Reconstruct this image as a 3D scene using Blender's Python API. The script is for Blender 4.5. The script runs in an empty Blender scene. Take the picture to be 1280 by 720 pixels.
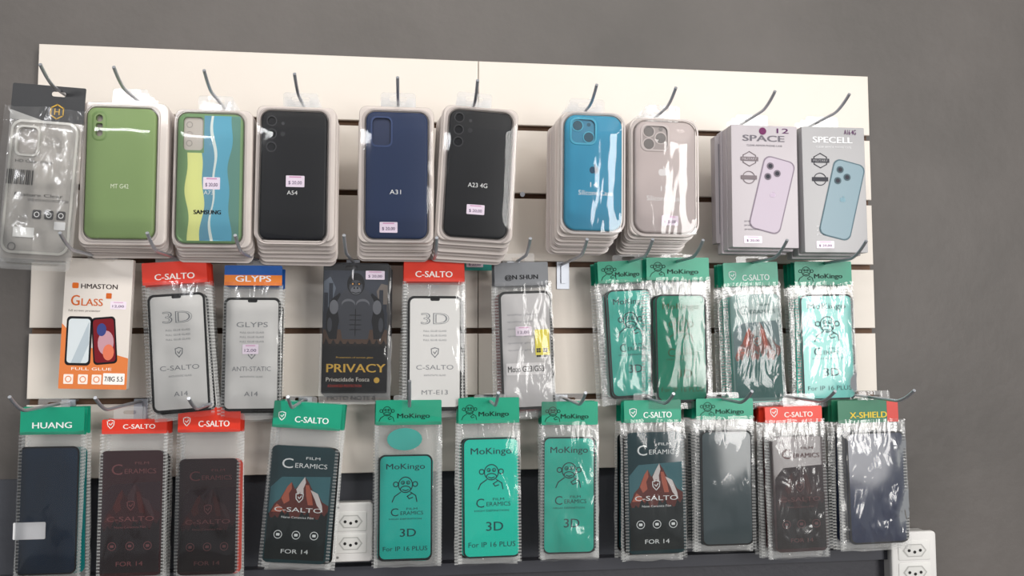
import bpy, math, random, bmesh
from mathutils import Vector, Matrix, noise
from mathutils.geometry import tessellate_polygon
random.seed(7)
sc = bpy.context.scene
try:
    sc.view_settings.view_transform = 'Standard'
    sc.view_settings.look = 'None'
except Exception:
    pass

# ------------------------------------------------------------------ camera
F = 1040.0; D = 1.20
vx = Vector((8460, 52, F)).normalized()
vz = Vector((-28, -16248, F)).normalized()
vz = (vz - vx * vz.dot(vx)).normalized()
vy = vz.cross(vx).normalized()
CAM = Vector((0, -D, 1.5))
right = Vector((vx.x, vy.x, vz.x)); down = Vector((vx.y, vy.y, vz.y)); fwd = Vector((vx.z, vy.z, vz.z))
cd = bpy.data.cameras.new('camera'); cam = bpy.data.objects.new('camera', cd)
sc.collection.objects.link(cam)
m = Matrix((( right.x, -down.x, -fwd.x, CAM.x), (right.y, -down.y, -fwd.y, CAM.y), (right.z, -down.z, -fwd.z, CAM.z), (0, 0, 0, 1)))
cam.matrix_world = m
cd.sensor_width = 36; cd.lens = F / 1280 * 36; cd.clip_start = 0.01
sc.camera = cam

def W(px, py, d):
    """measure: point on the plane d metres in front of the wall"""
    r = right * (px - 640) + down * (py - 360) + fwd * F
    t = (-d - CAM.y) / r.y
    return CAM + r * t
def proj(v):
    q = v - CAM
    z = q.dot(fwd)
    return 640 + F * q.dot(right) / z, 360 + F * q.dot(down) / z

# ------------------------------------------------------------------ materials
def lin(c):
    o = []
    for v in c:
        v = v / 255.0
        o.append(v / 12.92 if v <= 0.04045 else ((v + 0.055) / 1.055) ** 2.4)
    return (*o, 1)
MC = {}
def M(col, rough=0.5, metal=0.0, coat=0.0, name='paint', spec=0.4):
    key = (tuple(col), rough, metal, coat)
    if key in MC: return MC[key]
    m = bpy.data.materials.new('%s_%d_%d_%d' % (name, *col)); m.use_nodes = True
    b = m.node_tree.nodes['Principled BSDF']
    b.inputs['Base Color'].default_value = lin(col)
    b.inputs['Roughness'].default_value = rough
    b.inputs['Metallic'].default_value = metal
    b.inputs['Coat Weight'].default_value = coat
    b.inputs['Coat Roughness'].default_value = 0.06
    b.inputs['Specular IOR Level'].default_value = spec
    MC[key] = m
    return m
def INK(col): return M(col, 0.5, name='ink', spec=.2)
def CARD(col): return M(col, 0.35, name='card')
def GLASS(col): return M(col, 0.12, name='glass', spec=.4)
def film(name, milk=0.05, gain=1.5, bump=0.5, scale=60, rough=0.07, seam=False, tint=(235,235,235), stretch=(1,1,0.4)):
    m = bpy.data.materials.new(name); m.use_nodes = True
    nt = m.node_tree; N = nt.nodes; L = nt.links; N.clear()
    out = N.new('ShaderNodeOutputMaterial')
    tc = N.new('ShaderNodeTexCoord'); mp = N.new('ShaderNodeMapping'); mp.inputs['Scale'].default_value = stretch
    L.new(tc.outputs['Object'], mp.inputs[0])
    no = N.new('ShaderNodeTexNoise'); no.inputs['Scale'].default_value = scale; no.inputs['Detail'].default_value = 2
    no.inputs['Distortion'].default_value = 1.0
    L.new(mp.outputs[0], no.inputs['Vector'])
    bp = N.new('ShaderNodeBump'); bp.inputs['Strength'].default_value = bump; bp.inputs['Distance'].default_value = 0.01
    L.new(no.outputs['Fac'], bp.inputs['Height'])
    fr = N.new('ShaderNodeFresnel'); fr.inputs['IOR'].default_value = 1.45
    mul = N.new('ShaderNodeMath'); mul.operation = 'MULTIPLY'; mul.use_clamp = True; mul.inputs[1].default_value = gain
    L.new(fr.outputs[0], mul.inputs[0])
    tr = N.new('ShaderNodeBsdfTransparent')
    gl = N.new('ShaderNodeBsdfGlossy'); gl.inputs['Roughness'].default_value = rough
    L.new(bp.outputs[0], gl.inputs['Normal'])
    df = N.new('ShaderNodeBsdfDiffuse'); df.inputs['Color'].default_value = lin(tint)
    mx0 = N.new('ShaderNodeMixShader'); mx0.inputs[0].default_value = milk
    if seam:
        wv = N.new('ShaderNodeTexWave'); wv.bands_direction = 'Z'; wv.inputs['Scale'].default_value = 75
        L.new(tc.outputs['Object'], wv.inputs['Vector'])
        mm = N.new('ShaderNodeMath'); mm.operation = 'MULTIPLY'; mm.inputs[1].default_value = 0.35
        L.new(wv.outputs['Fac'], mm.inputs[0]); L.new(mm.outputs[0], mx0.inputs[0])
    L.new(tr.outputs[0], mx0.inputs[1]); L.new(df.outputs[0], mx0.inputs[2])
    mx = N.new('ShaderNodeMixShader')
    L.new(mul.outputs[0], mx.inputs[0]); L.new(mx0.outputs[0], mx.inputs[1]); L.new(gl.outputs[0], mx.inputs[2])
    L.new(mx.outputs[0], out.inputs[0])
    return m
FILM = film('clear_film', 0.012, 1.2, 0.22, 34, 0.1)
FILMC = film('crinkled_film', 0.035, 1.5, 0.45, 42, 0.13)
BLIS = film('blister_film', 0.004, 0.9, 0.04, 30, 0.05)
BLISC = film('blister_film_wavy', 0.01, 1.7, 0.16, 20, 0.07)
MILK = film('bag_film', 0.22, 1.3, 0.3, 60, tint=(240,240,238))
SEAM = film('bag_seam', 0.3, 1.0, 0.2, 60, seam=True, tint=(235,236,234))
TAB = film('hang_tab', 0.22, 1.4, 0.08, 30)
TRAY = M((218,208,202), 0.3, coat=0.3, name='tray')
TRAY2 = M((196,186,182), 0.35, coat=0.2, name='tray')
CHROME = M((190,194,202), 0.38, 0.75, name='chrome')
BLACK = INK((10,10,12)); WHITE = INK((235,235,235)); GOLD = INK((205,165,70))

# ------------------------------------------------------------------ geometry builder
def rrpts(x0, y0, x1, y1, r, ins=0, n=6, ang=0):
    x0 += ins; y0 += ins; x1 -= ins; y1 -= ins
    r = max(min(r - ins, (x1 - x0) / 2 - 0.01, (y1 - y0) / 2 - 0.01), 0.05)
    cx, cy = (x0 + x1) / 2, (y0 + y1) / 2
    pts = []
    for (ax, ay, a0) in ((x1 - r, y1 - r, 0), (x0 + r, y1 - r, 90), (x0 + r, y0 + r, 180), (x1 - r, y0 + r, 270)):
        for i in range(n + 1):
            a = math.radians(a0 + 90 * i / n)
            pts.append((ax + r * math.cos(a), ay + r * math.sin(a)))
    if ang:
        c, s = math.cos(math.radians(ang)), math.sin(math.radians(ang))
        pts = [(cx + (x - cx) * c - (y - cy) * s, cy + (x - cx) * s + (y - cy) * c) for x, y in pts]
    return pts
def cpts(x, y, r, n=20, ry=None):
    ry = ry or r
    return [(x + r * math.cos(2 * math.pi * i / n), y + ry * math.sin(2 * math.pi * i / n)) for i in range(n)]

class Item:
    def __init__(s, name, cx, cy, d, rot=0, yaw=0, tilt=0):
        s.name, s.cx, s.cy, s.d, s.rot, s.yaw, s.tilt = name, cx, cy, d, rot, yaw, tilt
        s.loc = W(cx, cy, d); s.ra = 0
        s.kx = (W(cx + 10, cy, d) - W(cx - 10, cy, d)).x / 20
        s.kz = (W(cx, cy - 10, d) - W(cx, cy + 10, d)).z / 20
        s.v = []; s.f = []; s.mi = []; s.mats = []
    def m(s, mat):
        if mat not in s.mats: s.mats.append(mat)
        return s.mats.index(mat)
    def P(s, x, y, w):
        u, v = (x - s.cx) * s.kx, -(y - s.cy) * s.kz
        if s.ra:
            c, q = math.cos(s.ra), math.sin(s.ra); u, v = u * c - v * q, u * q + v * c
        return (u, -w * 0.001, v)
    def shape(s, rings, holes, mat, back=True):
        """rings: [(pts,w)...] front to back"""
        k = s.m(mat); base = len(s.v)
        n = len(rings[0][0])
        for pts, w in rings:
            for x, y in pts: s.v.append(s.P(x, y, w))
        for j in range(len(rings) - 1):
            for i in range(n):
                a = base + j * n + i; b = base + j * n + (i + 1) % n
                s.f.append((a, b, b + n, a + n)); s.mi.append(k)
        hb = []
        for h in holes:
            o = len(s.v)
            for x, y in h: s.v.append(s.P(x, y, rings[0][1]))
            if len(rings) > 1:
                for x, y in h: s.v.append(s.P(x, y, rings[-1][1]))
                for i in range(len(h)):
                    a = o + i; b = o + (i + 1) % len(h)
                    s.f.append((a, b, b + len(h), a + len(h))); s.mi.append(k)
            hb.append(o)
        caps = [(0, 0)] + ([(len(rings) - 1, 1)] if (len(rings) > 1 and back) else [])
        for ri, hf in caps:
            pts = rings[ri][0]
            if not holes:
                s.f.append(tuple(base + ri * n + i for i in range(n))); s.mi.append(k); continue
            poly = [[Vector((x, y, 0)) for x, y in pts]] + [[Vector((x, y, 0)) for x, y in h] for h in holes]
            idx = [base + ri * n + i for i in range(n)]
            for h, o in zip(holes, hb): idx += [o + hf * len(h) + i for i in range(len(h))]
            for t in tessellate_polygon(poly):
                s.f.append(tuple(idx[q] for q in t)); s.mi.append(k)
    def rr(s, x0, y0, x1, y1, r, mat, w=0, t=0, bev=0, holes=(), ang=0):
        if t == 0: rings = [(rrpts(x0, y0, x1, y1, r, ang=ang), w)]
        elif bev == 0: rings = [(rrpts(x0, y0, x1, y1, r, ang=ang), w), (rrpts(x0, y0, x1, y1, r, ang=ang), w - t)]
        else:
            rings = []
            for q in (0, 22.5, 45, 67.5, 90):
                a = math.radians(q)
                rings.append((rrpts(x0, y0, x1, y1, r, bev * (1 - math.sin(a)), ang=ang), w - bev * (1 - math.cos(a))))
            rings.append((rrpts(x0, y0, x1, y1, r, ang=ang), w - t))
        s.shape(rings, [h for h in holes], mat)
    def ring(s, x, y, r, lw, mat, w, ry=None):
        s.shape([(cpts(x, y, r, ry=ry), w)], [cpts(x, y, r - lw, ry=(ry - lw) if ry else None)], mat)
    def disc(s, x, y, r, mat, w, t=0, ry=None):
        s.shape([(cpts(x, y, r, ry=ry), w)] + ([(cpts(x, y, r, ry=ry), w - t)] if t else []), [], mat)
    def poly(s, pts, mat, w): 
        s.shape([(pts, w)], [], mat) if len(pts) < 5 else s._tp(pts, mat, w)
    def _tp(s, pts, mat, w):
        k = s.m(mat); b = len(s.v)
        for x, y in pts: s.v.append(s.P(x, y, w))
        for t in tessellate_polygon([[Vector((x, y, 0)) for x, y in pts]]):
            s.f.append(tuple(b + q for q in t)); s.mi.append(k)
    def stroke(s, pts, lw, mat, w):
        for (ax, ay), (bx, by) in zip(pts, pts[1:]):
            dx, dy = bx - ax, by - ay; l = math.hypot(dx, dy) or 1
            nx, ny = -dy / l * lw / 2, dx / l * lw / 2; ex, ey = dx / l * lw * .3, dy / l * lw * .3
            s.shape([([(ax + nx - ex, ay + ny - ey), (bx + nx + ex, by + ny + ey), (bx - nx + ex, by - ny + ey), (ax - nx - ex, ay - ny - ey)], w)], [], mat)
    def text(s, body, cx, cy, width, height, mat, w, bold=0.0, ang=0):
        if bold > 0:
            e = bold * height * 2.2
            s.text(body, cx - e / 2, cy, width - e, height, mat, w, 0, ang); s.text(body, cx + e / 2, cy, width - e, height, mat, w + .02, 0, ang)
            return
        vs, fs = textmesh(body, bold)
        if not vs: return
        xs = [v[0] for v in vs]; ys = [v[1] for v in vs]
        mx, my = (min(xs) + max(xs)) / 2, (min(ys) + max(ys)) / 2
        sx = width / (max(xs) - min(xs)); sy = height / (max(ys) - min(ys))
        c, sn = math.cos(math.radians(ang)), math.sin(math.radians(ang))
        k = s.m(mat); b = len(s.v)
        for x, y in vs:
            u, v = (x - mx) * sx, -(y - my) * sy
            s.v.append(s.P(cx + u * c - v * sn, cy + u * sn + v * c, w))
        for f in fs: s.f.append(tuple(b + q for q in f)); s.mi.append(k)
    def sheet(s, x0, y0, x1, y1, mat, w, amp=1.5, sc_=25, nx=14, ny=28, edge=True):
        k = s.m(mat); b = len(s.v); sd = random.random() * 50
        for j in range(ny + 1):
            for i in range(nx + 1):
                u, v = i / nx, j / ny
                x, y = x0 + u * (x1 - x0), y0 + v * (y1 - y0)
                e = min(1, 6 * min(u, 1 - u)) * min(1, 6 * min(v, 1 - v))
                q = noise.noise(Vector((x / sc_ + sd, y / sc_ / 1.7, sd)))+0.4*noise.noise(Vector((x / sc_*2.3 + sd, y / sc_*1.3, sd+9)))
                ew = (w - 3 * (1 - e)) if edge else w
                s.v.append(s.P(x + (noise.noise(Vector((y / 18., sd, 0))) * 1.5 if i in (0, nx) else 0), y + (noise.noise(Vector((x / 14., sd, 4))) * 2 if j in (0, ny) else 0), ew + amp * q))
        for j in range(ny):
            for i in range(nx):
                a = b + j * (nx + 1) + i
                s.f.append((a, a + 1, a + nx + 2, a + nx + 1)); s.mi.append(k)
    def done(s):
        me = bpy.data.meshes.new(s.name); me.from_pydata(s.v, [], s.f)
        for q in s.mats: me.materials.append(q)
        me.polygons.foreach_set('material_index', s.mi)
        me.update()
        bm = bmesh.new(); bm.from_mesh(me); bmesh.ops.recalc_face_normals(bm, faces=bm.faces); bm.to_mesh(me); bm.free()
        me.polygons.foreach_set('use_smooth', [True] * len(me.polygons))
        me.set_sharp_from_angle(angle=math.radians(38))
        ob = bpy.data.objects.new(s.name, me); sc.collection.objects.link(ob)
        ob.location = s.loc
        ob.rotation_euler = (math.radians(s.tilt), math.radians(s.rot), math.radians(s.yaw))
        return ob
TX = {}
def textmesh(body, bold):
    key = (body, bold)
    if key in TX: return TX[key]
    c = bpy.data.curves.new('t', 'FONT'); c.body = body; c.resolution_u = 3; c.offset = bold
    o = bpy.data.objects.new('t', c); sc.collection.objects.link(o)
    dg = bpy.context.evaluated_depsgraph_get()
    me = bpy.data.meshes.new_from_object(o.evaluated_get(dg))
    vs = [(v.co.x, v.co.y) for v in me.vertices]; fs = [tuple(p.vertices) for p in me.polygons]
    bpy.data.objects.remove(o); bpy.data.curves.remove(c); bpy.data.meshes.remove(me)
    TX[key] = (vs, fs); return TX[key]

# ------------------------------------------------------------------ room
def box(name, x0, x1, y0, y1, z0, z1, mat):
    me = bpy.data.meshes.new(name)
    v = [(x, y, z) for z in (z0, z1) for y in (y0, y1) for x in (x0, x1)]
    me.from_pydata(v, [], [(0, 2, 3, 1), (4, 5, 7, 6), (0, 1, 5, 4), (2, 6, 7, 3), (0, 4, 6, 2), (1, 3, 7, 5)])
    me.materials.append(mat)
    ob = bpy.data.objects.new(name, me); sc.collection.objects.link(ob); return ob
def mottled(name, c1, c2, rough, s1=2.0, bump=0.15, bscale=120):
    m = bpy.data.materials.new(name); m.use_nodes = True; nt = m.node_tree; N = nt.nodes; L = nt.links
    b = N['Principled BSDF']; b.inputs['Roughness'].default_value = rough
    tc = N.new('ShaderNodeTexCoord')
    n1 = N.new('ShaderNodeTexNoise'); n1.inputs['Scale'].default_value = s1; n1.inputs['Detail'].default_value = 7
    n1.inputs['Roughness'].default_value = 0.6
    L.new(tc.outputs['Object'], n1.inputs['Vector'])
    r = N.new('ShaderNodeValToRGB'); r.color_ramp.elements[0].position = .32; r.color_ramp.elements[1].position = .66
    r.color_ramp.elements[0].color = lin(c1); r.color_ramp.elements[1].color = lin(c2)
    L.new(n1.outputs['Fac'], r.inputs[0]); L.new(r.outputs[0], b.inputs['Base Color'])
    n2 = N.new('ShaderNodeTexNoise'); n2.inputs['Scale'].default_value = bscale; n2.inputs['Detail'].default_value = 4
    L.new(tc.outputs['Object'], n2.inputs['Vector'])
    bp = N.new('ShaderNodeBump'); bp.inputs['Strength'].default_value = bump; bp.inputs['Distance'].default_value = 0.004
    L.new(n2.outputs['Fac'], bp.inputs['Height']); L.new(bp.outputs[0], b.inputs['Normal'])
    return m
WALL = mottled('wall_paint', (80, 76, 73), (97, 92, 89), 0.55, 2.4, 0.22, 45)
LOW = mottled('lower_wall_shade', (66, 68, 75), (74, 76, 83), 0.6, 4, 0.25, 60)  # wall tone with the shade under the panel mixed into the colour
box('wall_back', -3, 3, 0, 0.15, 0, 3, WALL)
box('floor', -3, 3, -5, 0, -0.1, 0, mottled('floor_tile', (120, 116, 110), (135, 130, 124), 0.4, 3, 0.05))
box('ceiling', -3, 3, -3.2, 0, 3, 3.1, M((200, 200, 198), 0.8))

# slat wall panel -----------------------------------------------------
PT = 0.016
xl = W(40, 300, PT).x; xr = W(1091, 300, PT).x
xm = W(598, 90, PT).x
ztop = W(512, 73, PT).z; zbot = W(512, 590, PT).z
slots = [W(512, y, PT).z for y in (155.5, 242, 328.5, 413.5, 498)]
PANEL = mottled('panel_laminate', (221, 212, 202), (225, 217, 208), 0.42, 3, 0.02)
MDF = mottled('panel_mdf', (118, 88, 66), (98, 72, 54), 0.7, 30, 0.1)
def slatpanel():
    V = []; Fc = []; Mi = []
    def b(x0, x1, y0, y1, z0, z1, mi, c=0.0008):
        # chamfered-front box
        o = len(V)
        V.extend([(x0, y1, z0), (x1, y1, z0), (x1, y1, z1), (x0, y1, z1),
                  (x0, y0 + c, z0), (x1, y0 + c, z0), (x1, y0 + c, z1), (x0, y0 + c, z1),
                  (x0 + c, y0, z0 + c), (x1 - c, y0, z0 + c), (x1 - c, y0, z1 - c), (x0 + c, y0, z1 - c)])
        for f in ((0, 3, 2, 1), (0, 1, 5, 4), (1, 2, 6, 5), (2, 3, 7, 6), (3, 0, 4, 7), (4, 5, 9, 8), (5, 6, 10, 9), (6, 7, 11, 10), (7, 4, 8, 11), (8, 9, 10, 11)):
            Fc.append(tuple(o + q for q in f)); Mi.append(mi)
    g = 0.0040
    b(xl, xr, -0.006, -0.0004, zbot, ztop, 1, 0.0001)
    edges = [ztop] + slots + [zbot]
    for i in range(6):
        z1 = edges[i] - (g if i else 0); z0 = edges[i + 1] + (g if i < 5 else 0)
        for a, c in ((xl, xm - 0.0005), (xm + 0.0005, xr)):
            b(a, c, -PT, -0.0105, z0, z1, 0)
            b(a, c, -0.0105, -0.006, z0 + (0.007 if i < 5 else 0), z1 - (0.007 if i else 0), 1, 0.0001)
    me = bpy.data.meshes.new('slatwall_panel'); me.from_pydata(V, [], Fc)
    me.materials.append(PANEL); me.materials.append(MDF); me.polygons.foreach_set('material_index', Mi)
    ob = bpy.data.objects.new('slatwall_panel', me); sc.collection.objects.link(ob)
slatpanel()
# strip and lower wall coloured dark as the shade below the panel; ledge
zl = W(512, 703, 0.01).z
box('shade_strip', W(-120, 600, 0.003).x, W(1112, 600, 0.003).x, -0.003, 0, zl, zbot - 0.001, LOW)
box('trim_2', W(-120, 700, 0.02).x, W(1112, 700, 0.02).x, -0.022, 0, zl - 0.016, zl, M((66, 67, 74), 0.5))
box('wall_lower', W(-120, 700, 0.02).x, W(1112, 700, 0.02).x, -0.012, 0, 0.0, zl - 0.0161, mottled('lower_wall_shade2', (58, 58, 64), (66, 66, 72), 0.6))

# ------------------------------------------------------------------ hooks
def tube(path, r, n=10):
    V = []; Fc = []
    for i, p in enumerate(path):
        a = path[max(i - 1, 0)]; c = path[min(i + 1, len(path) - 1)]
        t = (c - a).normalized(); u = Vector((1, 0, 0)); v = t.cross(u).normalized()
        for k in range(n):
            q = 2 * math.pi * k / n
            V.append(p + u * (r * math.cos(q)) + v * (r * math.sin(q)))
    for i in range(len(path) - 1):
        for k in range(n):
            a = i * n + k; b = i * n + (k + 1) % n
            Fc.append((a, b, b + n, a + n))
    Fc.append(tuple(range(n))); Fc.append(tuple(len(V) - n + k for k in range(n)))
    return V, Fc
HX = {}
def hook(row, key, tipx, tipy, length=0.185, lean=0.0):
    zs = slots[(0, 2, 4)[row]] + 0.0
    x = W(tipx, tipy, length).x; ztip = W(tipx, tipy, length).z
    HX[(row, key)] = (x, zs)
    rise = max(min(ztip - zs, 0.045), 0.015)
    path = [Vector((x, -0.0065, zs)), Vector((x, -0.03, zs))]
    L0 = length - 0.042
    path.append(Vector((x, -L0, zs - 0.001)))
    for i in range(1, 9):
        a = i / 8
        path.append(Vector((x + lean * a, -L0 - 0.042 * (a ** 0.9), zs - 0.001 + rise * (a ** 1.5))))
    V, Fc = tube(path, 0.0021)
    # back plate
    def pb(x0, x1, y0, y1, z0, z1):
        o = len(V)
        V.extend([Vector((a, b, c)) for c in (z0, z1) for b in (y0, y1) for a in (x0, x1)])
        Fc.extend([tuple(o + q for q in f) for f in ((0, 2, 3, 1), (4, 5, 7, 6), (0, 1, 5, 4), (2, 6, 7, 3), (0, 4, 6, 2), (1, 3, 7, 5))])
    pb(x - 0.009, x + 0.009, -0.0185, -0.0165, zs - 0.036, zs + 0.003)
    pb(x - 0.009, x + 0.009, -0.0165, -0.0075, zs + 0.0005, zs + 0.003)
    pb(x - 0.003, x + 0.003, -0.021, -0.0185, zs - 0.028, zs - 0.002)
    me = bpy.data.meshes.new('display_hook'); me.from_pydata([tuple(v) for v in V], [], Fc); me.materials.append(CHROME)
    me.polygons.foreach_set('use_smooth', [True] * len(me.polygons)); me.set_sharp_from_angle(angle=math.radians(40))
    ob = bpy.data.objects.new('display_hook', me); sc.collection.objects.link(ob)
for k, (x, y) in enumerate([(50, 88), (142, 91), (255, 96), (368, 100), (497, 104), (597, 108), (746, 114), (845, 117), (969, 121), (1062, 123)]):
    hook(0, k, x, y)
for k, (x, y) in enumerate([(75, 290), (184, 290), (294, 293), (430, 293), (546, 296), (663, 297), (734, 298), (816, 298), (879, 299), (984, 299), (1083, 300)]):
    hook(1, k, x, y)
for k, (x, y) in enumerate([(12, 495), (119, 496), (236, 497), (360, 495), (512, 475), (623, 490), (732, 490), (842, 492), (940, 488), (1044, 488), (1143, 487)]):
    hook(2, k, x, y)
def hpx(row, key, d):
    x, z = HX[(row, key)]
    return proj(Vector((x, -d, z)))

# ------------------------------------------------------------------ small drawings
def tag(p, x0, y0, x1, y1, w, txt='$ 20,00'):
    p.rr(x0, y0, x1, y1, 1, CARD((240, 226, 240)), w, 0.1)
    h = y1 - y0
    p.text(txt, (x0 + x1) / 2, y0 + h * .64, (x1 - x0) * .72, h * .34, INK((70, 40, 90)), w + .3)
    p.rr(x0 + 4, y0 + 1, x1 - 4, y0 + h * .18, .3, INK((215, 160, 195)), w + .25)
def apple(p, x, y, s, mat, w):
    p.disc(x - s * .28, y, s * .5, mat, w, ry=s * .62); p.disc(x + s * .28, y, s * .5, mat, w + .02, ry=s * .62)
    p.disc(x + s * .18, y - s * .85, s * .14, mat, w, ry=s * .26)
def shield(p, x, y, s, mat, w):
    p.stroke([(x - s, y - s), (x, y - s * 1.3), (x + s, y - s), (x + s * .9, y + s * .3), (x, y + s * 1.3), (x - s * .9, y + s * .3), (x - s, y - s)], s * .25, mat, w)
    p.stroke([(x - s * .4, y - s * .2), (x, y + s * .3), (x + s * .5, y - s * .5)], s * .25, mat, w)
def monkey(p, x, y, s, mat, w):
    # line-drawn ape: head, ears, brow, muzzle, headphones arm
    L = s * .085
    p.ring(x, y - s * .2, s * .62, L, mat, w, ry=s * .68)
    p.ring(x - s * .8, y - s * .25, s * .24, L, mat, w); p.ring(x + s * .8, y - s * .25, s * .24, L, mat, w)
    p.ring(x, y + s * .16, s * .46, L, mat, w + .02, ry=s * .3)
    p.ring(x - s * .22, y - s * .38, s * .17, L * .8, mat, w + .02); p.ring(x + s * .22, y - s * .38, s * .17, L * .8, mat, w + .02)
    p.disc(x - s * .2, y - s * .36, s * .06, mat, w); p.disc(x + s * .2, y - s * .36, s * .06, mat, w)
    p.stroke([(x - s * .25, y + s * .2), (x, y + s * .28), (x + s * .25, y + s * .2)], L, mat, w)
    p.stroke([(x - s * .4, y + s * .4), (x - s * .9, y + s * .75), (x - s * 1.1, y + s * 1.2)], L, mat, w)
    p.stroke([(x + s * .4, y + s * .4), (x + s * .85, y + s * .7), (x + s * .95, y + s * 1.2)], L, mat, w)
    p.stroke([(x + s * .55, y + s * .5), (x + s * .15, y + s * .75), (x + s * .3, y + s * .95), (x + s * .6, y + s * .85)], L, mat, w)
def U(b, u, v): return (b[0] + u * (b[2] - b[0]), b[1] + v * (b[3] - b[1]))
def tx(p, b, s, u, v, fw, fh, mat, w, bold=0):
    x, y = U(b, u, v); p.text(s, x, y, fw * (b[2] - b[0]), fh * (b[3] - b[1]), mat, w, bold)

def border(p, b, lw, mat, w, r=7):
    p.shape([(rrpts(*b, r), w)], [rrpts(b[0] + lw, b[1] + lw, b[2] - lw, b[3] - lw, r - lw * .7)], mat)
def art_frame(label, top='3D', brand='C-SALTO'):
    def f(p, b, w):
        g = INK((128, 130, 134)); border(p, b, 3, BLACK, w, 8)
        x, y = U(b, .5, 0.0); p.rr(x - 6, b[1] + 2, x + 6, b[1] + 6, 2.5, BLACK, w)
        if top == '3D': tx(p, b, '3D', .5, .2, .52, .1, g, w + .1, .04); tx(p, b, '3D', .5, .2, .5, .092, INK((206, 206, 204)), w + .3, -.025)
        else: tx(p, b, top, .5, .24, .55, .045, g, w + .1)
        for v in (.31, .35, .39): tx(p, b, 'FULL GLUE GLASS', .5, v, .42, .015, g, w + .1)
        x, y = U(b, .5, .5); shield(p, x, y, 4.5, g, w + .1)
        tx(p, b, brand, .5, .63, .68, .04, g, w + .1, .0)
        tx(p, b, 'ANTI-STATIC GLASS', .5, .7, .4, .015, g, w + .1)
        tx(p, b, label, .5, .85, .08 * len(label), .04, g, w + .1, .01)
    return f
def art_moto(p, b, w):
    border(p, b, 3, BLACK, w, 8)
    for i in range(6): tx(p, b, 'quality glass', .4, .2 + .06 * i, .5, .02, INK((150, 150, 155)), w + .1)
    x0, y0 = U(b, .66, .33); x1, y1 = U(b, .93, .55); p.rr(x0, y0, x1, y1, 1, CARD((235, 220, 60)), w + .4, .1)
    x0, y0 = U(b, .68, .47)
    for i in range(5):
        for j in range(5):
            if (i * 3 + j * 7 + i * j) % 3: p.rr(x0 + i * 2.8, y0 + j * 2.8, x0 + i * 2.8 + 2.4, y0 + j * 2.8 + 2.4, .1, BLACK, w + .7)
    x0, y0 = U(b, .1, .61); x1, y1 = U(b, .84, .71); p.rr(x0, y0, x1, y1, 1, CARD((225, 222, 222)), w + .4, .1)
    tx(p, b, 'Moto G23/G53', .47, .66, .68, .05, BLACK, w + .8, .01)
    x0, y0 = U(b, .3, .3); x1, y1 = U(b, .6, .38); tag(p, x0, y0, x1, y1, w + .4, '12,00')
def art_mok(label='For IP 16 PLUS', full=True, ink=(10, 62, 66)):
    def f(p, b, w):
        k = INK(ink); border(p, b, 2.0, INK((10, 30, 32)), w, 8)
        tx(p, b, 'MoKingo', .5, .12, .72, .07, k, w + .1, .01)
        x, y = U(b, .5, .31); monkey(p, x, y, 15, k, w + .1)
        tx(p, b, 'ERAMICS', .62, .555, .42, .035, k, w + .1, .0); tx(p, b, 'C', .3, .545, .14, .075, k, w + .1)
        tx(p, b, 'FILM', .62, .515, .2, .02, k, w + .1)
        tx(p, b, 'HIGH DEFINITION', .5, .61, .6, .016, k, w + .1)
        tx(p, b, '3D', .55, .74, .3, .075, k, w + .1, .01)
        if full: tx(p, b, label, .5, .89, .82, .042, k, w + .1, .0)
    return f
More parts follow.
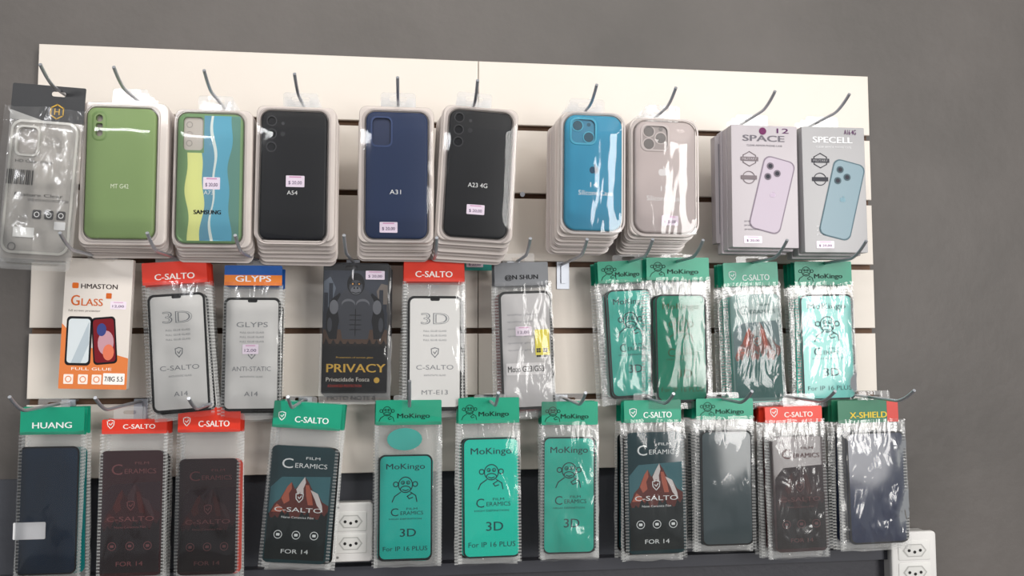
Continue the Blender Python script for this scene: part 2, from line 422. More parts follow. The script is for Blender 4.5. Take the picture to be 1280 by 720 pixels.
def art_cer(p, b, w, pal=None, hd=True):
    pal = pal or dict(sky=(58, 104, 112), m1=(170, 92, 72), m2=(206, 200, 198), m3=(92, 42, 36), tree=(12, 24, 26), base=(18, 28, 32), ink=(225, 230, 230))
    g = lambda k: INK(pal[k])
    p.poly([U(b, .04, .36), U(b, .2, .27), U(b, .96, .25), U(b, .96, .6), U(b, .04, .6)], g('sky'), w + .05)
    p.poly([U(b, .04, .60), U(b, .12, .50), U(b, .2, .46), U(b, .3, .35), U(b, .36, .31), U(b, .42, .37), U(b, .48, .33), U(b, .56, .26), U(b, .63, .31), U(b, .7, .38), U(b, .78, .4), U(b, .86, .47), U(b, .96, .5), U(b, .96, .62), U(b, .04, .62)], g('m3'), w + .15)
    p.poly([U(b, .22, .45), U(b, .3, .35), U(b, .36, .31), U(b, .37, .37), U(b, .33, .41), U(b, .35, .47), U(b, .27, .5)], g('m1'), w + .25)
    p.poly([U(b, .44, .37), U(b, .5, .31), U(b, .56, .26), U(b, .58, .31), U(b, .55, .36), U(b, .56, .42), U(b, .5, .39), U(b, .47, .42)], g('m2'), w + .25)
    p.poly([U(b, .66, .37), U(b, .7, .38), U(b, .78, .4), U(b, .86, .5), U(b, .88, .56), U(b, .78, .5), U(b, .74, .45)], g('m2'), w + .25)
    p.poly([U(b, .58, .33), U(b, .63, .33), U(b, .68, .4), U(b, .72, .5), U(b, .64, .5), U(b, .6, .42)], g('m1'), w + .28)
    p.poly([U(b, .08, .57), U(b, .16, .5), U(b, .24, .53), U(b, .3, .57)], g('m1'), w + .28)
    pts = [U(b, .04, .97)]
    for i in range(19):
        u = .04 + .92 * i / 18; pts.append(U(b, u, .57 + (.05 if i % 2 else 0) + .03 * math.sin(i)))
    pts += [U(b, .96, .97)]
    p.poly(pts, g('tree'), w + .35)
    k = g('ink')
    tx(p, b, 'FILM', .66, .1, .22, .022, k, w + .5); tx(p, b, 'C', .27, .15, .17, .085, k, w + .5, .0); tx(p, b, 'ERAMICS', .64, .165, .5, .04, k, w + .5, .0)
    x, y = U(b, .5, .44); shield(p, x, y, 4.5, k, w + .5)
    tx(p, b, 'C-SALTO', .5, .545, .74, .038, k, w + .5, .01)
    tx(p, b, 'Nano Ceramics Film', .5, .61, .5, .018, k, w + .5)
    for u in (.22, .5, .78):
        x, y = U(b, u, .76); p.ring(x, y, 5.2, .8, k, w + .5); p.rr(x - 2.2, y - 1.6, x + 2.2, y + 1.6, .8, k, w + .5)
    tx(p, b, 'FOR 14', .5, .9, .42, .035, k, w + .5, .01)
def art_priv(p, b, w):
    art_cer(p, b, w, dict(sky=(40, 24, 30), m1=(62, 26, 26), m2=(54, 36, 40), m3=(46, 20, 24), tree=(22, 14, 18), base=(22, 14, 18), ink=(96, 56, 58)))
def art_plain(p, b, w):
    border(p, b, 2, INK((10, 12, 16)), w, 8)
def art_red(p, b, w):
    art_cer(p, b, w, dict(sky=(96, 120, 122), m1=(170, 80, 60), m2=(150, 160, 158), m3=(120, 76, 68), tree=(40, 96, 92), base=(30, 80, 76), ink=(70, 110, 106)))

# ------------------------------------------------------------------ hanging packets
def packet(row, key, name, H, hcol, htxt, htcol, B, pcol, art, rot=0, d=0.075, layers=4, crinkle=False, bagpad=(7, 7, 8), lcol=None, shift=None, drop=3.0, spread=2.5, logo=None, hband=None, yaw=0, tilt=0, pr=8):
    cx, cy = (H[0] + H[2]) / 2, (H[1] + H[3]) / 2
    p = Item(name, cx, cy, d, rot, yaw, tilt)
    hx, hy = hpx(row, key, d)
    hx = min(max(hx, H[0] + 14), H[2] - 14)
    bag = (min(H[0], B[0]) - 1, H[1] - 1, max(H[2], B[2]) + 1, B[3] + bagpad[2])
    hh = max(min(hy, H[3] - 6), H[1] - 8)
    inside = hh > H[1] + 5
    hole = rrpts(hx - 8, hh - 3, hx + 8, hh + 3, 3)
    hc = CARD(hcol); gl = GLASS(pcol); lg = GLASS(lcol or pcol)
    pitch = max(min((d - 0.035) * 1000 / (layers + 1), 8), 3)
    for i in range(layers, 0, -1):
        dx = random.uniform(-spread, spread); dy = random.uniform(0, 1) * 2 + i * drop / layers
        w = -i * pitch; p.ra = math.radians(random.uniform(-1.6, 1.6))
        p.rr(H[0] + dx, H[1] + dy * .3, H[2] + dx, H[3] + dy * .3, 1, hc, w, .5, holes=[rrpts(hx - 8, hh - 3, hx + 8, hh + 3, 3)] if inside else ())
        p.rr(B[0] + dx, B[1] + dy, B[2] + dx, B[3] + dy, pr, lg, w, 1.2, ang=random.uniform(-1, 1))
        if lcol is None: border(p, (B[0] + dx, B[1] + dy, B[2] + dx, B[3] + dy), 2.5, BLACK, w + .2)
        p.rr(bag[0] + dx, H[3], bag[0] + dx + 4.5, bag[3] + dy, .5, SEAM, w - .5); p.rr(bag[2] + dx - 4.5, H[3], bag[2] + dx, bag[3] + dy, .5, SEAM, w - .5)
        if i in (1, layers) or i == layers // 2:
            p.sheet(bag[0] + dx, H[3] - 2, bag[2] + dx, bag[3] + dy, MILK, w - 1.5, 1.2, nx=6, ny=14, edge=False)
    p.ra = 0
    # front packet
    if inside:
        p.rr(*H, 1.5, hc, 1.2, .6, holes=[hole])
    else:
        p.rr(*H, 1.5, hc, 1.2, .6)
    p.rr(hx - 20, min(hh - 8, H[1]-3), hx + 20, H[1] + 3, 3, TAB, 0.2, 0, holes=[rrpts(hx - 8, min(hh,H[1]-2) - 3, hx + 8, min(hh,H[1]-2) + 1.5, 2)])
    if hband: p.rr(H[0], hband[0], H[2], H[3], .5, CARD(hband[1]), 1.35)
    tcx = cx + (6 if logo else 0); th = (H[3] - H[1])
    ty = H[1] + th * (.66 if inside or th > 22 else .5)
    p.text(htxt, tcx, ty, (H[2] - H[0]) * (.5 if logo else .62), min(7.5, th * .32), INK(htcol), 1.6, .03)
    if logo == 'shield': shield(p, H[0] + 11, ty - 3, 4.2, INK(htcol), 1.6)
    if logo == 'monkey':
        monkey(p, H[0] + 14, ty - 5, 9, INK(htcol), 1.6)
    p.rr(*B, pr, gl, 0.6, 1.0, 0.3)
    if art: art(p, B, 0.75)
    sw = 4.5
    p.rr(bag[0], H[3], bag[0] + sw, bag[3] - 2, .5, SEAM, .9); p.rr(bag[2] - sw, H[3], bag[2], bag[3] - 2, .5, SEAM, .9)
    p.sheet(bag[0], H[3] - 4, bag[2], bag[3], FILMC if crinkle else FILM, 5.0, 2.4 if crinkle else 1.4, 22 if crinkle else 32)
    return p
TEAL = (24, 150, 118); RED = (222, 58, 38); MINT = (42, 178, 158)
WG = (208, 207, 205)
# row 2
p = packet(1, 1, 'screen_protector_packet', (178, 327, 259, 355), RED, 'C-SALTO', (245, 235, 230), (183, 367, 255, 513), WG, art_frame('A14'), -4, .08, 5, drop=8, logo=None); p.done()
p = packet(1, 2, 'screen_protector_packet', (281, 332, 353, 357), (28, 84, 160), 'GLYPS', (240, 240, 245), (281, 372, 352, 512), WG, art_frame('A14', 'GLYPS', 'ANTI-STATIC'), 0, .075, 4, drop=8, hband=(344, (228, 130, 50)))
tag(p, 305, 430, 325, 442, 1.6, '12,00'); p.done()
p = packet(1, 4, 'screen_protector_packet', (505, 325, 580, 352), RED, 'C-SALTO', (245, 235, 230), (510, 370, 578, 510), WG, art_frame('MT-E13'), 0, .075, 4, drop=6); p.done()
p = packet(1, 5, 'screen_protector_packet', (618, 328, 685, 357), (120, 122, 126), '@N SHUN', (20, 20, 24), (622, 364, 688, 510), (198, 196, 196), art_moto, -2, .075, 4, crinkle=True, lcol=(110, 60, 60), drop=6); p.done()
p = packet(1, 7, 'screen_protector_packet', (747, 326, 808, 353), TEAL, 'MoKingo', (10, 50, 40), (756, 362, 812, 495), (60, 172, 156), art_mok(full=False), -3, .07, 5, crinkle=True, logo='monkey', spread=4); p.done()
p = packet(1, 8, 'screen_protector_packet', (808, 322, 886, 350), TEAL, 'MoKingo', (10, 50, 40), (818, 368, 881, 500), (16, 128, 100), art_mok(ink=(34, 78, 40)), -.5, .08, 4, logo='monkey'); p.done()
p = packet(1, 9, 'screen_protector_packet', (904, 328, 972, 357), TEAL, 'C-SALTO', (220, 235, 230), (910, 368, 973, 500), (90, 130, 124), art_red, -2, .075, 4, crinkle=True, logo='shield', lcol=MINT); p.done()
p = packet(1, 10, 'screen_protector_packet', (993, 327, 1064, 356), TEAL, 'MoKingo', (10, 50, 40), (998, 368, 1064, 498), (110, 192, 184), art_mok(), -1, .075, 4, crinkle=True, logo='monkey', lcol=MINT); p.done()
# row 3
p = packet(2, 0, 'screen_protector_packet', (26, 509, 106, 543), TEAL, 'HUANG', (235, 240, 238), (26, 558, 101, 716), (8, 32, 54), art_plain, 0, .065, 3, lcol=(24, 110, 110))
p.rr(22, 651, 62, 672, 1.5, CARD((226, 226, 228)), 1.5, .2); p.done()
p = packet(2, 1, 'screen_protector_packet', (128, 524, 209, 542), RED, 'C-SALTO', (245, 235, 230), (127, 563, 206, 718), (44, 20, 24), art_priv, 0, .065, 3, logo='shield'); p.done()
p = packet(2, 2, 'screen_protector_packet', (223, 509, 301, 540), RED, 'C-SALTO', (245, 235, 230), (225, 573, 300, 716), (38, 16, 20), art_priv, 0, .07, 3, logo='shield', lcol=(190, 80, 70)); p.done()
p = packet(2, 3, 'screen_protector_packet', (342, 503, 427, 536), TEAL, 'C-SALTO', (230, 240, 236), (344, 558, 424, 702), (18, 52, 58), art_cer, 4.5, .075, 5, logo='shield', spread=4); p.done()
p = packet(2, 4, 'screen_protector_packet', (470, 500, 552, 531), TEAL, 'MoKingo', (10, 50, 40), (474, 568, 541, 698), (36, 182, 168), art_mok(), 0, .075, 3, logo='monkey')
p.disc(506, 549, 22, GLASS((70, 170, 160)), -1, ry=14); p.done()
p = packet(2, 5, 'screen_protector_packet', (573, 497, 649, 529), TEAL, 'MoKingo', (10, 50, 40), (578, 547, 649, 695), (26, 174, 152), art_mok(), -.5, .08, 4, logo='monkey'); p.done()
p = packet(2, 6, 'screen_protector_packet', (677, 502, 747, 531), TEAL, 'MoKingo', (10, 50, 40), (679, 546, 744, 690), (36, 176, 156), art_mok(full=False), .5, .075, 4, crinkle=True, logo='monkey'); p.done()
p = packet(2, 7, 'screen_protector_packet', (780, 500, 851, 528), TEAL, 'C-SALTO', (230, 240, 236), (782, 540, 854, 690), (18, 52, 58), art_cer, -.5, .08, 4, logo='shield', spread=3); p.done()
p = packet(2, 8, 'screen_protector_packet', (870, 498, 941, 524), TEAL, 'MoKingo', (10, 50, 40), (875, 538, 939, 680), (70, 82, 86), art_plain, 0, .085, 7, crinkle=False, logo='monkey', lcol=(60, 70, 74), spread=3); p.done()
p = packet(2, 9, 'screen_protector_packet', (956, 508, 1027, 528), RED, 'C-SALTO', (245, 235, 230), (963, 546, 1029, 688), (66, 48, 50), art_priv, -1, .085, 7, crinkle=True, logo='shield', lcol=(70, 44, 46), spread=3); p.done()
p = packet(2, 10, 'screen_protector_packet', (1047, 500, 1122, 528), (34, 110, 80), 'X-SHIELD', (230, 200, 70), (1056, 540, 1129, 678), (34, 42, 66), art_plain, -1, .09, 8, crinkle=True, lcol=(40, 46, 64), spread=4)
p.rr(1108, 500, 1122, 528, 1, CARD((200, 60, 50)), 1.4); p.done()
# teal packet hanging behind
p = Item('screen_protector_header', 590, 330, .03); p.rr(560, 316, 617, 338, 1, CARD((40, 150, 140)), 0, 1); tag(p, 583, 325, 604, 334, .4); p.done()

# glass box (white / orange) -------------------------------------------
d = .08
p = Item('glass_protector_box', 122, 400, d, 1.5)
b = (78, 323, 163, 486)
hx, hy = hpx(1, 0, d)
p.rr(*b, 1.5, CARD((226, 218, 210)), 0, 9, .5)
p.rr(b[0], 447, b[2], b[3], 1, CARD((222, 126, 66)), .2)
p.poly([(b[0], 447), (b[0], 405), (105, 432), (b[2], 447)], CARD((222, 126, 66)), .25)
p.rr(105, 316, 140, 326, 3, TAB, 0, 0)
p.rr(88, 354, 96, 361, 1.5, INK((220, 110, 40)), .3); p.text("HMASTON", 122, 358, 46, 6, INK((60, 50, 50)), .3, .03)
p.text('G', 93, 376, 11, 13, INK((205, 100, 40)), .3, .02); p.text('LASS', 114, 378, 27, 9, INK((205, 100, 40)), .3, .02)
p.text('full screen protector', 105, 389, 40, 3.5, INK((120, 110, 105)), .3)
tag(p, 137, 376, 157, 386, .3, '12,00')
p.rr(131, 366, 138, 373, 1, INK((205, 100, 40)), .3)
p.rr(84, 396, 116, 457, 5, INK((26, 26, 30)), .4); p.rr(86.5, 399, 113.5, 454, 4, GLASS((214, 222, 226)), .6)
p.poly([(92, 454), (112, 402), (113, 430), (104, 454)], INK((180, 192, 200)), .8)
p.rr(117, 396, 147, 455, 5, INK((26, 22, 26)), .4, ang=-6); p.rr(119, 398.5, 145, 452.5, 4, INK((120, 24, 34)), .6, ang=-6)
p.disc(134, 428, 10, INK((196, 150, 160)), .8, ry=15); p.disc(138, 440, 7, INK((224, 120, 90)), .9, ry=10); p.disc(128, 412, 6, INK((60, 70, 130)), .95, ry=8)
p.text('FULL GLUE', 118, 461, 50, 3.5, INK((250, 240, 230)), .5)
for x in (90, 108, 125):
    p.rr(x - 6, 468, x + 6, 480, 1, INK((248, 235, 225)), .5); p.ring(x, 474, 4, 1, INK((226, 122, 58)), .7)
p.rr(133, 466, 160, 480, 1, INK((250, 245, 240)), .5); p.text('7/8G 5.5', 146.5, 473, 23, 6, BLACK, .8, .01)
p.done()

# privacy card -----------------------------------------------------------
d = .075
p = Item('privacy_protector_card', 443, 410, d, .5)
b = (403, 328, 485, 491)
for i in range(3, 0, -1):
    p.rr(b[0] - 1 + i, b[1] + 2 * i, b[2] + i * 1.5, b[3] + 2 * i, 2, CARD((50, 48, 50)), -i * 6, 1)
hx, hy = hpx(1, 3, d)
p.rr(*b, 2, CARD((26, 27, 31)), 0, 1.5, .3, holes=[rrpts(hx - 8, 331.5, hx + 8, 336, 2.2)])
# city backdrop
p.rr(404, 338, 484, 432, 1, INK((60, 64, 74)), .2)
p.poly([(404, 352), (412, 346), (419, 360), (414, 380), (404, 390)], INK((96, 104, 116)), .3)
p.poly([(484, 356), (476, 354), (470, 364), (474, 382), (484, 390)], INK((112, 104, 98)), .3)
for x, y0, y1 in ((407, 366, 416), (413, 354, 410), (420, 372, 412), (476, 362, 416), (470, 374, 414), (481, 380, 418)): p.rr(x - 2.5, y0, x + 2.5, y1, .3, INK((44, 48, 58)), .4)
p.rr(404, 412, 484, 434, .5, INK((84, 64, 52)), .45)
gk = INK((24, 25, 29)); gg = INK((106, 108, 114)); gm = INK((66, 68, 75))
def pl(pts, mt, w): p.poly(pts, mt, w)
# arms
pl([(424, 366), (414, 374), (408, 392), (407, 412), (412, 424), (421, 424), (422, 410), (425, 396), (432, 384)], gk, .6)
pl([(464, 366), (474, 374), (480, 392), (481, 412), (476, 424), (467, 424), (466, 410), (463, 396), (456, 384)], gk, .6)
# torso
pl([(428, 364), (444, 358), (460, 364), (468, 378), (464, 402), (460, 424), (428, 424), (424, 402), (420, 378)], gm, .7)
p.disc(435, 380, 8.5, gg, .8, ry=6.5); p.disc(453, 380, 8.5, gg, .8, ry=6.5)
p.disc(435, 382, 8, gm, .9, ry=5.5); p.disc(453, 382, 8, gm, .9, ry=5.5)
for k in range(4): p.stroke([(437, 394 + 6 * k), (451, 394 + 6 * k)], 1, gk, .8)
p.stroke([(444, 386), (444, 420)], 1, gk, .8)
p.disc(417, 384, 5.5, gg, .8, ry=9); p.disc(471, 384, 5.5, gg, .8, ry=9); p.disc(412, 406, 3, gm, .8, ry=9); p.disc(476, 406, 3, gm, .8, ry=9)
# head
p.disc(444, 355, 11, gk, 1.0, ry=14); p.disc(444, 359, 8.5, gm, 1.1, ry=9)
p.disc(440, 354.5, 3, gk, 1.2, ry=2); p.disc(448, 354.5, 3, gk, 1.2, ry=2)
p.disc(440, 354.8, 1, INK((210, 150, 80)), 1.3); p.disc(448, 354.8, 1, INK((210, 150, 80)), 1.3)
p.disc(444, 363, 6.5, gg, 1.2, ry=5); p.disc(442, 360, 1.2, gk, 1.3); p.disc(446, 360, 1.2, gk, 1.3); p.stroke([(439, 365), (444, 366.5), (449, 365)], 1, gk, 1.3)
# ground haze / debris
p.rr(403.3, 430, 484.7, 489, 1, INK((18, 18, 21)), .5)
for k in range(9): p.poly([(404 + k * 9, 433), (408 + k * 9, 423 + (k * 7) % 6), (413 + k * 9, 433)], INK((34, 30, 30)), 1.4)
tag(p, 456, 338, 480, 349, 1.8)
p.text('Protection of screen glass', 444, 447, 46, 2.6, GOLD, .9)
p.text('PRIVACY', 446, 460, 74, 10.5, GOLD, .9, .03)
p.text('Privacidade Fosca', 436, 474, 54, 5, INK((220, 215, 205)), .9); p.text('ADVANCED PROTECTION', 432, 482, 42, 3.2, INK((190, 60, 50)), .9)
p.disc(472, 475, 3.6, GOLD, .9)
p.sheet(400, 330, 488, 498, FILM, 5, .8, 30)
p.sheet(400, 420, 490, 505, MILK, -3, 1, nx=6, ny=8, edge=False)
p.text('MOTO NOTE 8', 441, 497, 60, 5, INK((90, 90, 92)), -1.0, .01)
p.done()

# ------------------------------------------------------------------ phone case blisters
def blister(key, T, Cb, col, rot, d, n, ldx=0.0, ldy=2.5, cr=11, holes=(), wavy=False, rear=None, rough=.45, pitch=7.5):
    cx, cy = (T[0] + T[2]) / 2, T[1]
    p = Item('phone_case_blister_pack', cx, cy, d, rot)
    hx, hy = hpx(0, key, d)
    hx = min(max(hx, T[0] + 26), T[2] - 26)
    for i in range(n, 0, -1):
        dx = ldx * i + random.uniform(-1.5, 1.5); dy = ldy * i + random.uniform(-1, 1)
        w = -4 - i * pitch; p.ra = math.radians(random.uniform(-.5, .5))
        p.rr(T[0] + dx, T[1] + dy * .25, T[2] + dx, T[3] + dy, 9, TRAY if i % 2 else TRAY2, w + 2.5, 1.0, .4)
        p.rr(T[0] + 3 + dx, T[1] + 3 + dy * .25, T[2] - 3 + dx, T[3] - 3 + dy, 8, (rear[i % len(rear)] if rear else TRAY), w + 1.5, pitch - 2, .6)
        p.rr(hx - 22, T[1] - 15, hx + 22, T[1] + 4, 3, TAB, w, 0, holes=[rrpts(hx - 10, T[1] - 11, hx + 10, T[1] - 6, 2.4)])
    p.ra = 0
    p.rr(*T, 10, TRAY2, -4, 1.5)
    p.shape([(rrpts(*T, 10, 1.2), 0.5), (rrpts(*T, 10, .3), -0.5), (rrpts(*T, 10), -3)], [rrpts(Cb[0] - 2, Cb[1] - 2, Cb[2] + 2, Cb[3] + 2, cr + 2)], TRAY)
    p.shape([(rrpts(Cb[0] - 4.5, Cb[1] - 4.5, Cb[2] + 4.5, Cb[3] + 4.5, cr + 3), 1.6), (rrpts(Cb[0] - 5, Cb[1] - 5, Cb[2] + 5, Cb[3] + 5, cr + 3), 0.4)], [rrpts(Cb[0] - 2.8, Cb[1] - 2.8, Cb[2] + 2.8, Cb[3] + 2.8, cr + 2)], TRAY2)
    p.rr(*Cb, cr, M(col, rough, name='silicone', spec=.25), 4, 7, 2.6, holes=holes)
    p.rr(Cb[0] + 3, Cb[1] + 3, Cb[2] - 3, Cb[3] - 3, cr - 2, M((150, 140, 136), .5), -1.2)
    p.rr(hx - 22, T[1] - 17, hx + 22, T[1] + 3, 4, TAB, 0, .4, holes=[rrpts(hx - 11, T[1] - 12, hx + 11, T[1] - 6, 2.8)])
    p.sheet(T[0] + 2, T[1] + 2, T[2] - 2, T[3] - 2, BLISC if wavy else BLIS, 6.5 if not wavy else 8.5, 1.2 if wavy else .3, 40)
    return p
def lens(p, x, y, r, w=4.3):
    p.disc(x, y, r, M((20, 20, 24), .15), w - 2.4)
    p.ring(x, y, r, .8, M((70, 70, 74), .3), w)
# A: green
p = blister(1, (103, 128, 212, 305), (111, 136, 197, 297), (136, 160, 106), 0.0, .125, 5, -.3, 2.2, 11, [rrpts(122, 145, 131, 154, 4.4), rrpts(122, 163, 131, 172, 4.4), rrpts(122, 155.5, 131, 161.5, 2.8)])
p.shape([(rrpts(118, 141, 136, 177, 8), 4.4), (rrpts(117.4, 140.4, 136.6, 177.6, 8), 4)], [rrpts(119.5, 142.5, 134.5, 175.5, 7)], M((120, 148, 90), .5))
p.text('MT G42', 154, 233, 22, 5.5, INK((235, 240, 220)), 4.3, .0); p.done()
# B: rainbow
p = blister(2, (219, 137, 317, 308), (224, 143, 305, 303), (118, 150, 108), 0, .122, 5, -.2, 3.0, 11, [rrpts(231, 148, 256, 189, 5)])
def band(u0, u1, col, w):
    x0, x1, y0, y1 = 227, 302, 146, 300
    L = []; R = []
    for j in range(41):
        v = j / 40; y = y0 + v * (y1 - y0)
        f = lambda u: 0.03 * math.sin(v * 7 + u * 9) + .02 * math.sin(v * 17 + u * 5) + .02
        L.append((x0 + max(0, min(1, u0 + f(u0))) * (x1 - x0), y))
        R.append((x0 + max(0, min(1, (u1 + f(u1)) if u1 < 1 else 1)) * (x1 - x0), y))
    for j in range(40):
        a = [L[j], R[j], R[j + 1], L[j + 1]]
        if a[0][1] < 190:
            a = [(max(x, 257), y) for x, y in a]
            if a[1][0] - a[0][0] < .5: 
                continue
        p.shape([(a, w)], [], M(col, .45, name='silicone'))
band(.12, .36, (218, 222, 146), 4.1); band(.36, .52, (96, 150, 172), 4.15); band(.52, .56, (215, 222, 216), 4.2); band(.56, .82, (92, 164, 188), 4.25); band(.82, 1, (96, 140, 128), 4.3)
p.rr(231, 148, 256, 189, 5, M((188, 180, 172), .3), 1); p.ring(238, 157, 4, 1, M((150, 145, 140), .4), 1.3); p.ring(238, 169, 4, 1, M((150, 145, 140), .4), 1.3); p.ring(238, 180, 4, 1, M((150, 145, 140), .4), 1.3)
tag(p, 257, 222, 278, 237, 4.6); p.text('A73', 264, 241, 12, 5, INK((220, 225, 225)), 4.7, .01)
p.text('SAMSUNG', 263, 265, 34, 5, BLACK, 4.7, .05); p.done()
# C: black A54
def threecam(p, x, y0, st, n, r, fx):
    for i in range(n): lens(p, x, y0 + st * i, r)
    p.disc(fx, y0 + 3, 2, M((60, 60, 64), .3), 4.4); p.disc(fx, y0 + st, 3, M((40, 40, 44), .3), 4.4)
p = blister(3, (321, 133, 421, 300), (328, 140, 410, 299), (17, 18, 23), .3, .125, 6, 0.0, 4.2, 11, [cpts(341, 153, 5), cpts(341, 169, 5), cpts(341, 185, 5)])
threecam(p, 341, 153, 16, 3, 6.4, 355); tag(p, 360, 220, 383, 234, 4.5); p.text('A54', 368, 241, 13, 5, WHITE, 4.3, .0); p.done()
# D: navy A31
p = blister(4, (449, 133, 543, 302), (458, 141, 535, 297), (28, 46, 82), 0, .125, 6, -.3, 3.2, 11, [rrpts(466, 149, 489, 183, 6)])
p.rr(464, 147, 491, 185, 6, M((22, 38, 74), .5), 1)
p.shape([(rrpts(464, 147, 491, 185, 7), 4.5)], [rrpts(466, 149, 489, 183, 6)], M((44, 64, 108), .4))
p.text('A31', 495, 240, 14, 5.5, WHITE, 4.3, .0); tag(p, 476, 277, 498, 290, 4.5); p.done()
# E: black A23
p = blister(5, (555, 134, 649, 301), (563, 140, 641, 296), (17, 18, 23), 3.0, .128, 6, -1.0, 3.8, 11, [cpts(575, 150, 5), cpts(575, 165, 5), cpts(575, 180, 5)])
threecam(p, 575, 150, 15, 3, 6.2, 589); p.text('A23 4G', 602, 232, 24, 5.5, WHITE, 4.3, .0); tag(p, 590, 256, 612, 268, 4.5); p.done()
# F: teal, dual camera
def iph(p, x0, y0, x1, y1, col, lens3, colr):
    p.shape([(rrpts(x0, y0, x1, y1, 9, 1), 5.2), (rrpts(x0, y0, x1, y1, 9), 4)], [rrpts(x0 + 3, y0 + 3, x1 - 3, y1 - 3, 7)], M(colr, .45))
    p.rr(x0 + 3, y0 + 3, x1 - 3, y1 - 3, 7, M(col, .45), 2.6)
    w, hh = x1 - x0, y1 - y0
    pos = ((.3, .3), (.7, .7)) if not lens3 else ((.3, .28), (.3, .72), (.7, .5))
    for u, v in pos:
        p.ring(x0 + u * w, y0 + v * hh, w * .21, 1.2, M(colr, .4), 3.4); p.disc(x0 + u * w, y0 + v * hh, w * .17, M([int(c * .6) for c in col], .3), 3.0)
    p.disc(x0 + .7 * w, y0 + (.25 if not lens3 else .18) * hh, w * .07, M([int(c * .7) for c in col], .3), 3.2)
cols = [M(c, .45) for c in ((196, 178, 196), (214, 204, 196), (186, 130, 120), (210, 190, 180), (150, 170, 180))]
p = blister(6, (701, 141, 778, 291), (706, 145, 777, 287), (38, 142, 176), .8, .125, 8, -.7, 2.6, 14, [rrpts(712, 149, 745, 182, 8)], True, cols)
iph(p, 711, 148, 746, 183, (32, 124, 156), False, (60, 164, 192)); apple(p, 742, 213, 7, INK((18, 66, 92)), 4.3)
p.text('14', 742, 231, 9, 6, WHITE, 4.3, .0); p.text('Silicone Case', 744, 241, 42, 6, WHITE, 4.3, .0); p.done()
# G: stone, triple camera
p = blister(7, (787, 149, 870, 294), (793, 153, 868, 290), (192, 180, 178), .5, .125, 8, -.5, 2.4, 14, [rrpts(800, 157, 835, 190, 8)], True, [M(c, .45) for c in ((168, 150, 196), (224, 214, 210), (186, 160, 190), (216, 206, 202))])
iph(p, 799, 156, 836, 191, (160, 150, 148), True, (198, 188, 186)); apple(p, 827, 216, 7, INK((225, 222, 222)), 4.3)
p.text('15', 829, 236, 9, 6, WHITE, 4.3, .0); p.text('Silicone Case', 829, 248, 44, 6, WHITE, 4.3, .0); tag(p, 825, 269, 846, 281, 4.5); p.done()

# ------------------------------------------------------------------ retail case boxes
def hexa(p, x, y, r, mat, w, lw=1.2):
    pts = [(x + r * math.sin(math.radians(60 * i)), y - r * math.cos(math.radians(60 * i))) for i in range(7)]
    p.stroke(pts, lw, mat, w)
def casebox(key, b, face, title, tcol, ph, phr, d, rot, n, model, badge):
    p = Item('phone_case_box', (b[0] + b[2]) / 2, b[1], d, rot)
    hx, hy = hpx(0, key, d); hx = min(max(hx, b[0] + 22), b[2] - 22)
    for i in range(n, -1, -1):
        dx = random.uniform(-1, 1) * (i > 0) - i * 1.0; dy = i * 2.5
        w = -i * 17
        p.rr(b[0] + dx, b[1] + dy * .2, b[2] + dx, b[3] + dy, 1.2, M(face, .35, 0, name='foil_card'), w, 15.5, .5)
        p.rr(hx - 20, b[1] - 16, hx + 20, b[1] + 3, 3, TAB, w - 14, .4, holes=[rrpts(hx - 9, b[1] - 10, hx + 9, b[1] - 5, 2.4)])
    k = INK(tcol)
    p.text(title, (b[0] + b[2]) / 2 - 1, b[1] + 16, (b[2] - b[0]) * .64, 7.5, k, .5, .05)
    p.text('CLEAR ARMOR PHONE CASE', (b[0] + b[2]) / 2, b[1] + 25, 44, 2.2, k, .5)
    # artwork phone
    c = ((ph[0] + ph[2]) / 2, (ph[1] + ph[3]) / 2)
    p.rr(ph[0] - 1.5, ph[1] - 1.5, ph[2] + 1.5, ph[3] + 1.5, 8.5, INK([int(q * .8) for q in phr]), .5, ang=14)
    p.rr(*ph, 8, M(phr, .3), .7, ang=14)
    def R(u, v):
        a = math.radians(14); x, y = (u - .5) * (ph[2] - ph[0]), (v - .5) * (ph[3] - ph[1])
        return c[0] + x * math.cos(a) - y * math.sin(a), c[1] + x * math.sin(a) + y * math.cos(a)
    for (u, v) in ((.22, .12), (.22, .27), (.5, .195)):
        x, y = R(u, v); p.disc(x, y, 4.4, INK([int(q * .68) for q in phr]), 1.0); p.disc(x, y, 2.6, INK((52, 52, 62)), 1.2)
    x, y = R(.52, .5); apple(p, x, y, 4.5, INK([min(255, int(q * 1.15)) for q in phr]), 1.0)
    g = INK(badge)
    hexa(p, b[0] + 22, b[1] + 42, 9, g, .6, 1); p.rr(b[0] + 11, b[1] + 39.5, b[0] + 33, b[1] + 44.5, .5, g, .7); p.text('MILITARY', b[0] + 22, b[1] + 42, 18, 2.8, INK(face), .9, .0)
    p.ring(b[0] + 21, b[1] + 65, 8, 1, g, .6); p.rr(b[0] + 11, b[1] + 62.5, b[0] + 31, b[1] + 67.5, .5, g, .7)
    p.text(model[0], b[2] - 18, b[1] + 6, 15, 6, INK((90, 40, 90)), .6, .01)
    for j in range(3): p.text('protective', b[0] + 24, b[3] - 32 + 5 * j, 18, 2.6, k, .5)
    if model[1]: p.disc(b[2] - 43, b[1] + 7, 4.5, INK((110, 40, 90)), .6)
    tag(p, b[0] + 14, b[3] - 14, b[0] + 36, b[3] - 5, .6)
    return p
p = casebox(8, (914, 157, 996, 308), (186, 179, 184), 'SPACE', (112, 108, 116), (945, 198, 982, 288), (172, 158, 174), .125, .3, 2, ('12', True), (122, 112, 116)); p.done()
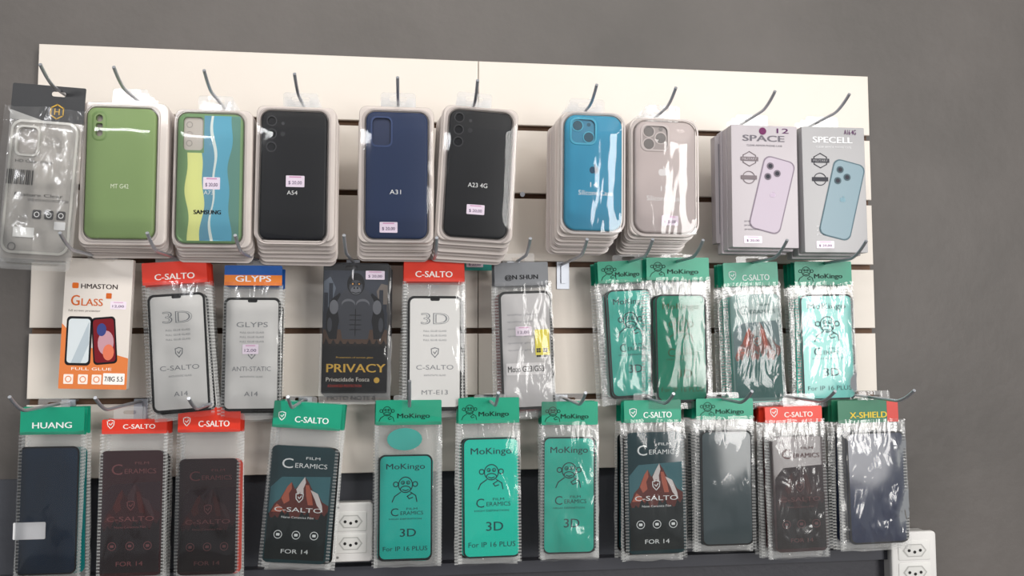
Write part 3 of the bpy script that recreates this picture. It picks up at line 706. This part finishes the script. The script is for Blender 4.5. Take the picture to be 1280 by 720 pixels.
p = casebox(9, (1002, 159, 1080, 314), (168, 167, 169), 'SPECELL', (240, 240, 242), (1031, 202, 1068, 296), (112, 140, 152), .125, -.3, 2, ('A16 4G', False), (60, 60, 66)); p.done()
p = Item('phone_case_box', 902, 160, .085, 0); p.rr(893, 170, 940, 303, 1.5, M((172, 166, 170), .3, .2), 0, 16, .5); p.rr(897, 180, 912, 292, 1, M((120, 118, 124), .3), .4); p.done()

# ------------------------------------------------------------------ clear case bag at left
d = .13
p = Item('clear_phone_case_bag', 62, 112, d, 3.0)
hx, hy = hpx(0, 0, d)
for i in (2, 1):
    p.rr(14 - 3 * i, 140, 102 - 2 * i, 318 + 8 * i, 6, MILK, -10 * i, 0)
    p.shape([(rrpts(20 - 4 * i, 150, 96 - 3 * i, 312 + 8 * i, 12), -10 * i)], [rrpts(24 - 4 * i, 154, 92 - 3 * i, 306 + 8 * i, 10)], M((190, 188, 182), .2))
p.rr(16, 107, 108, 152, 2, CARD((22, 22, 25)), 0, .4, holes=[rrpts(hx - 9, 114, hx + 9, 120, 3)])
hexa(p, 74, 139, 9, GOLD, .5, 1.6); p.text('H', 74, 139, 7, 8, GOLD, .6, .02)
p.poly([(16, 152), (16, 140), (60, 152)], INK((190, 190, 188)), .5)
p.rr(16, 150, 108, 322, 3, film('bag_back', .45, .8, .2, 50, tint=(198, 192, 186)), -2, 0)
CL = film('clear_case', .3, 1.2, .05, 20, tint=(225, 222, 215))
p.rr(20, 152, 104, 316, 13, CL, 2, 6, 2.5, holes=[rrpts(28, 160, 56, 196, 7)])
p.shape([(rrpts(27, 159, 57, 197, 8), 3.5), (rrpts(27, 159, 57, 197, 8), 0)], [rrpts(29.5, 161.5, 54.5, 194.5, 6)], M((200, 198, 192), .2))
p.shape([(rrpts(20, 152, 104, 316, 13), 2.6)], [rrpts(23, 155, 101, 313, 11)], M((205, 203, 196), .15))
for i in range(14): p.rr(20 + i * 2.4, 214, 20 + i * 2.4 + (1.5 if i % 3 else .8), 232, .1, BLACK, 3)
gk = INK((60, 58, 60))
for i in range(3):
    p.rr(56 + i * 15, 262, 67 + i * 15, 273, 2, gk, 3); p.ring(61.5 + i * 15, 267.5, 3.4, .9, WHITE, 3.2)
p.rr(34, 284, 60, 296, 1, CARD((222, 222, 220)), 3); p.text('CASE WITH SHOCK PROTECTION', 74, 250, 50, 3, gk, 3); p.text('Feature Clear', 62, 244, 60, 4, gk, 3)
p.rr(84, 275, 98, 285, 1, CARD((225, 225, 225)), 3)
p.ring(34, 308, 5, 1, INK((90, 90, 90)), 3); p.text('HD Clear Glass', 52, 203, 46, 3.5, gk, 2.9)
p.sheet(10, 136, 110, 332, FILMC, 7, 3, 26, 20, 36)
p.done()

# ------------------------------------------------------------------ sockets
def outlet(b, d):
    p = Item('wall_socket', (b[0] + b[2]) / 2, (b[1] + b[3]) / 2, d)
    wh = M((222, 220, 218), .35); cx = (b[0] + b[2]) / 2; cy = (b[1] + b[3]) / 2
    p.rr(b[0] + 2, b[1] + 3, b[2] - 2, b[3] - 3, 3, M((190, 188, 186), .4), -2, d * 1000 - 3.5, 0)
    p.rr(*b, 5, wh, 2, 6, 2)
    for s in (-1, 1):
        y = cy + s * (b[3] - b[1]) * .185
        p.rr(cx - 20, y - 12, cx + 20, y + 12, 2, M((224, 223, 220), .3), 3, 1.5, .6)
        hx = [(cx - 15, y), (cx - 9, y - 8), (cx + 9, y - 8), (cx + 15, y), (cx + 9, y + 8), (cx - 9, y + 8)]
        p.shape([(hx, 3.3)], [], M((180, 179, 176), .4))
        hx2 = [(cx + (x - cx) * .86, y + (q - y) * .84) for x, q in hx]
        p.shape([(hx2, 3.5)], [], M((216, 215, 212), .4))
        for dx, dy in ((-7, 0), (0, 2), (7, 0)): p.disc(cx + dx, y + dy, 1.9, M((24, 22, 22), .6), 3.8)
    p.disc(cx - 16, b[1] + 6, 1.6, M((120, 120, 118), .4), 2.4); p.disc(cx - 16, b[3] - 6, 1.6, M((120, 120, 118), .4), 2.4)
    p.done()
outlet((411, 628, 466, 702), .035)
outlet((1114, 664, 1170, 738), .035)
# small screw
p = Item('panel_screw', 653, 243, PT + .0005); p.disc(653, 243, 3, CHROME, 0.5, 1); p.done()

# ------------------------------------------------------------------ light
wd = bpy.data.worlds.new('world'); sc.world = wd; wd.use_nodes = True
wn = wd.node_tree.nodes; wl = wd.node_tree.links
bg = wn['Background']; bg.inputs[0].default_value = (0.92, 0.95, 0.98, 1); bg.inputs[1].default_value = 0.36
def area(name, loc, target, sx, sy, pw, col):
    l = bpy.data.lights.new(name, 'AREA'); l.shape = 'RECTANGLE'; l.size = sx; l.size_y = sy; l.energy = pw; l.color = col
    o = bpy.data.objects.new(name, l); sc.collection.objects.link(o); o.location = loc
    o.rotation_euler = (Vector(target) - Vector(loc)).to_track_quat('-Z', 'Y').to_euler()
area('storefront_daylight', (1.8, -3.1, 1.9), (0.1, 0, 1.5), 1.0, 1.8, 68, (1, .975, .945))
area('ceiling_light', (0.0, -1.5, 2.9), (0.0, 0, 1.6), 2.2, 0.35, 26, (1, .965, .92))
area('added_glare_light', (-1.5, -3.0, 2.6), (-0.2, 0, 1.5), 1.2, 0.12, 14, (.98, .98, 1))  # added strip light, only there to put highlights on the left bags
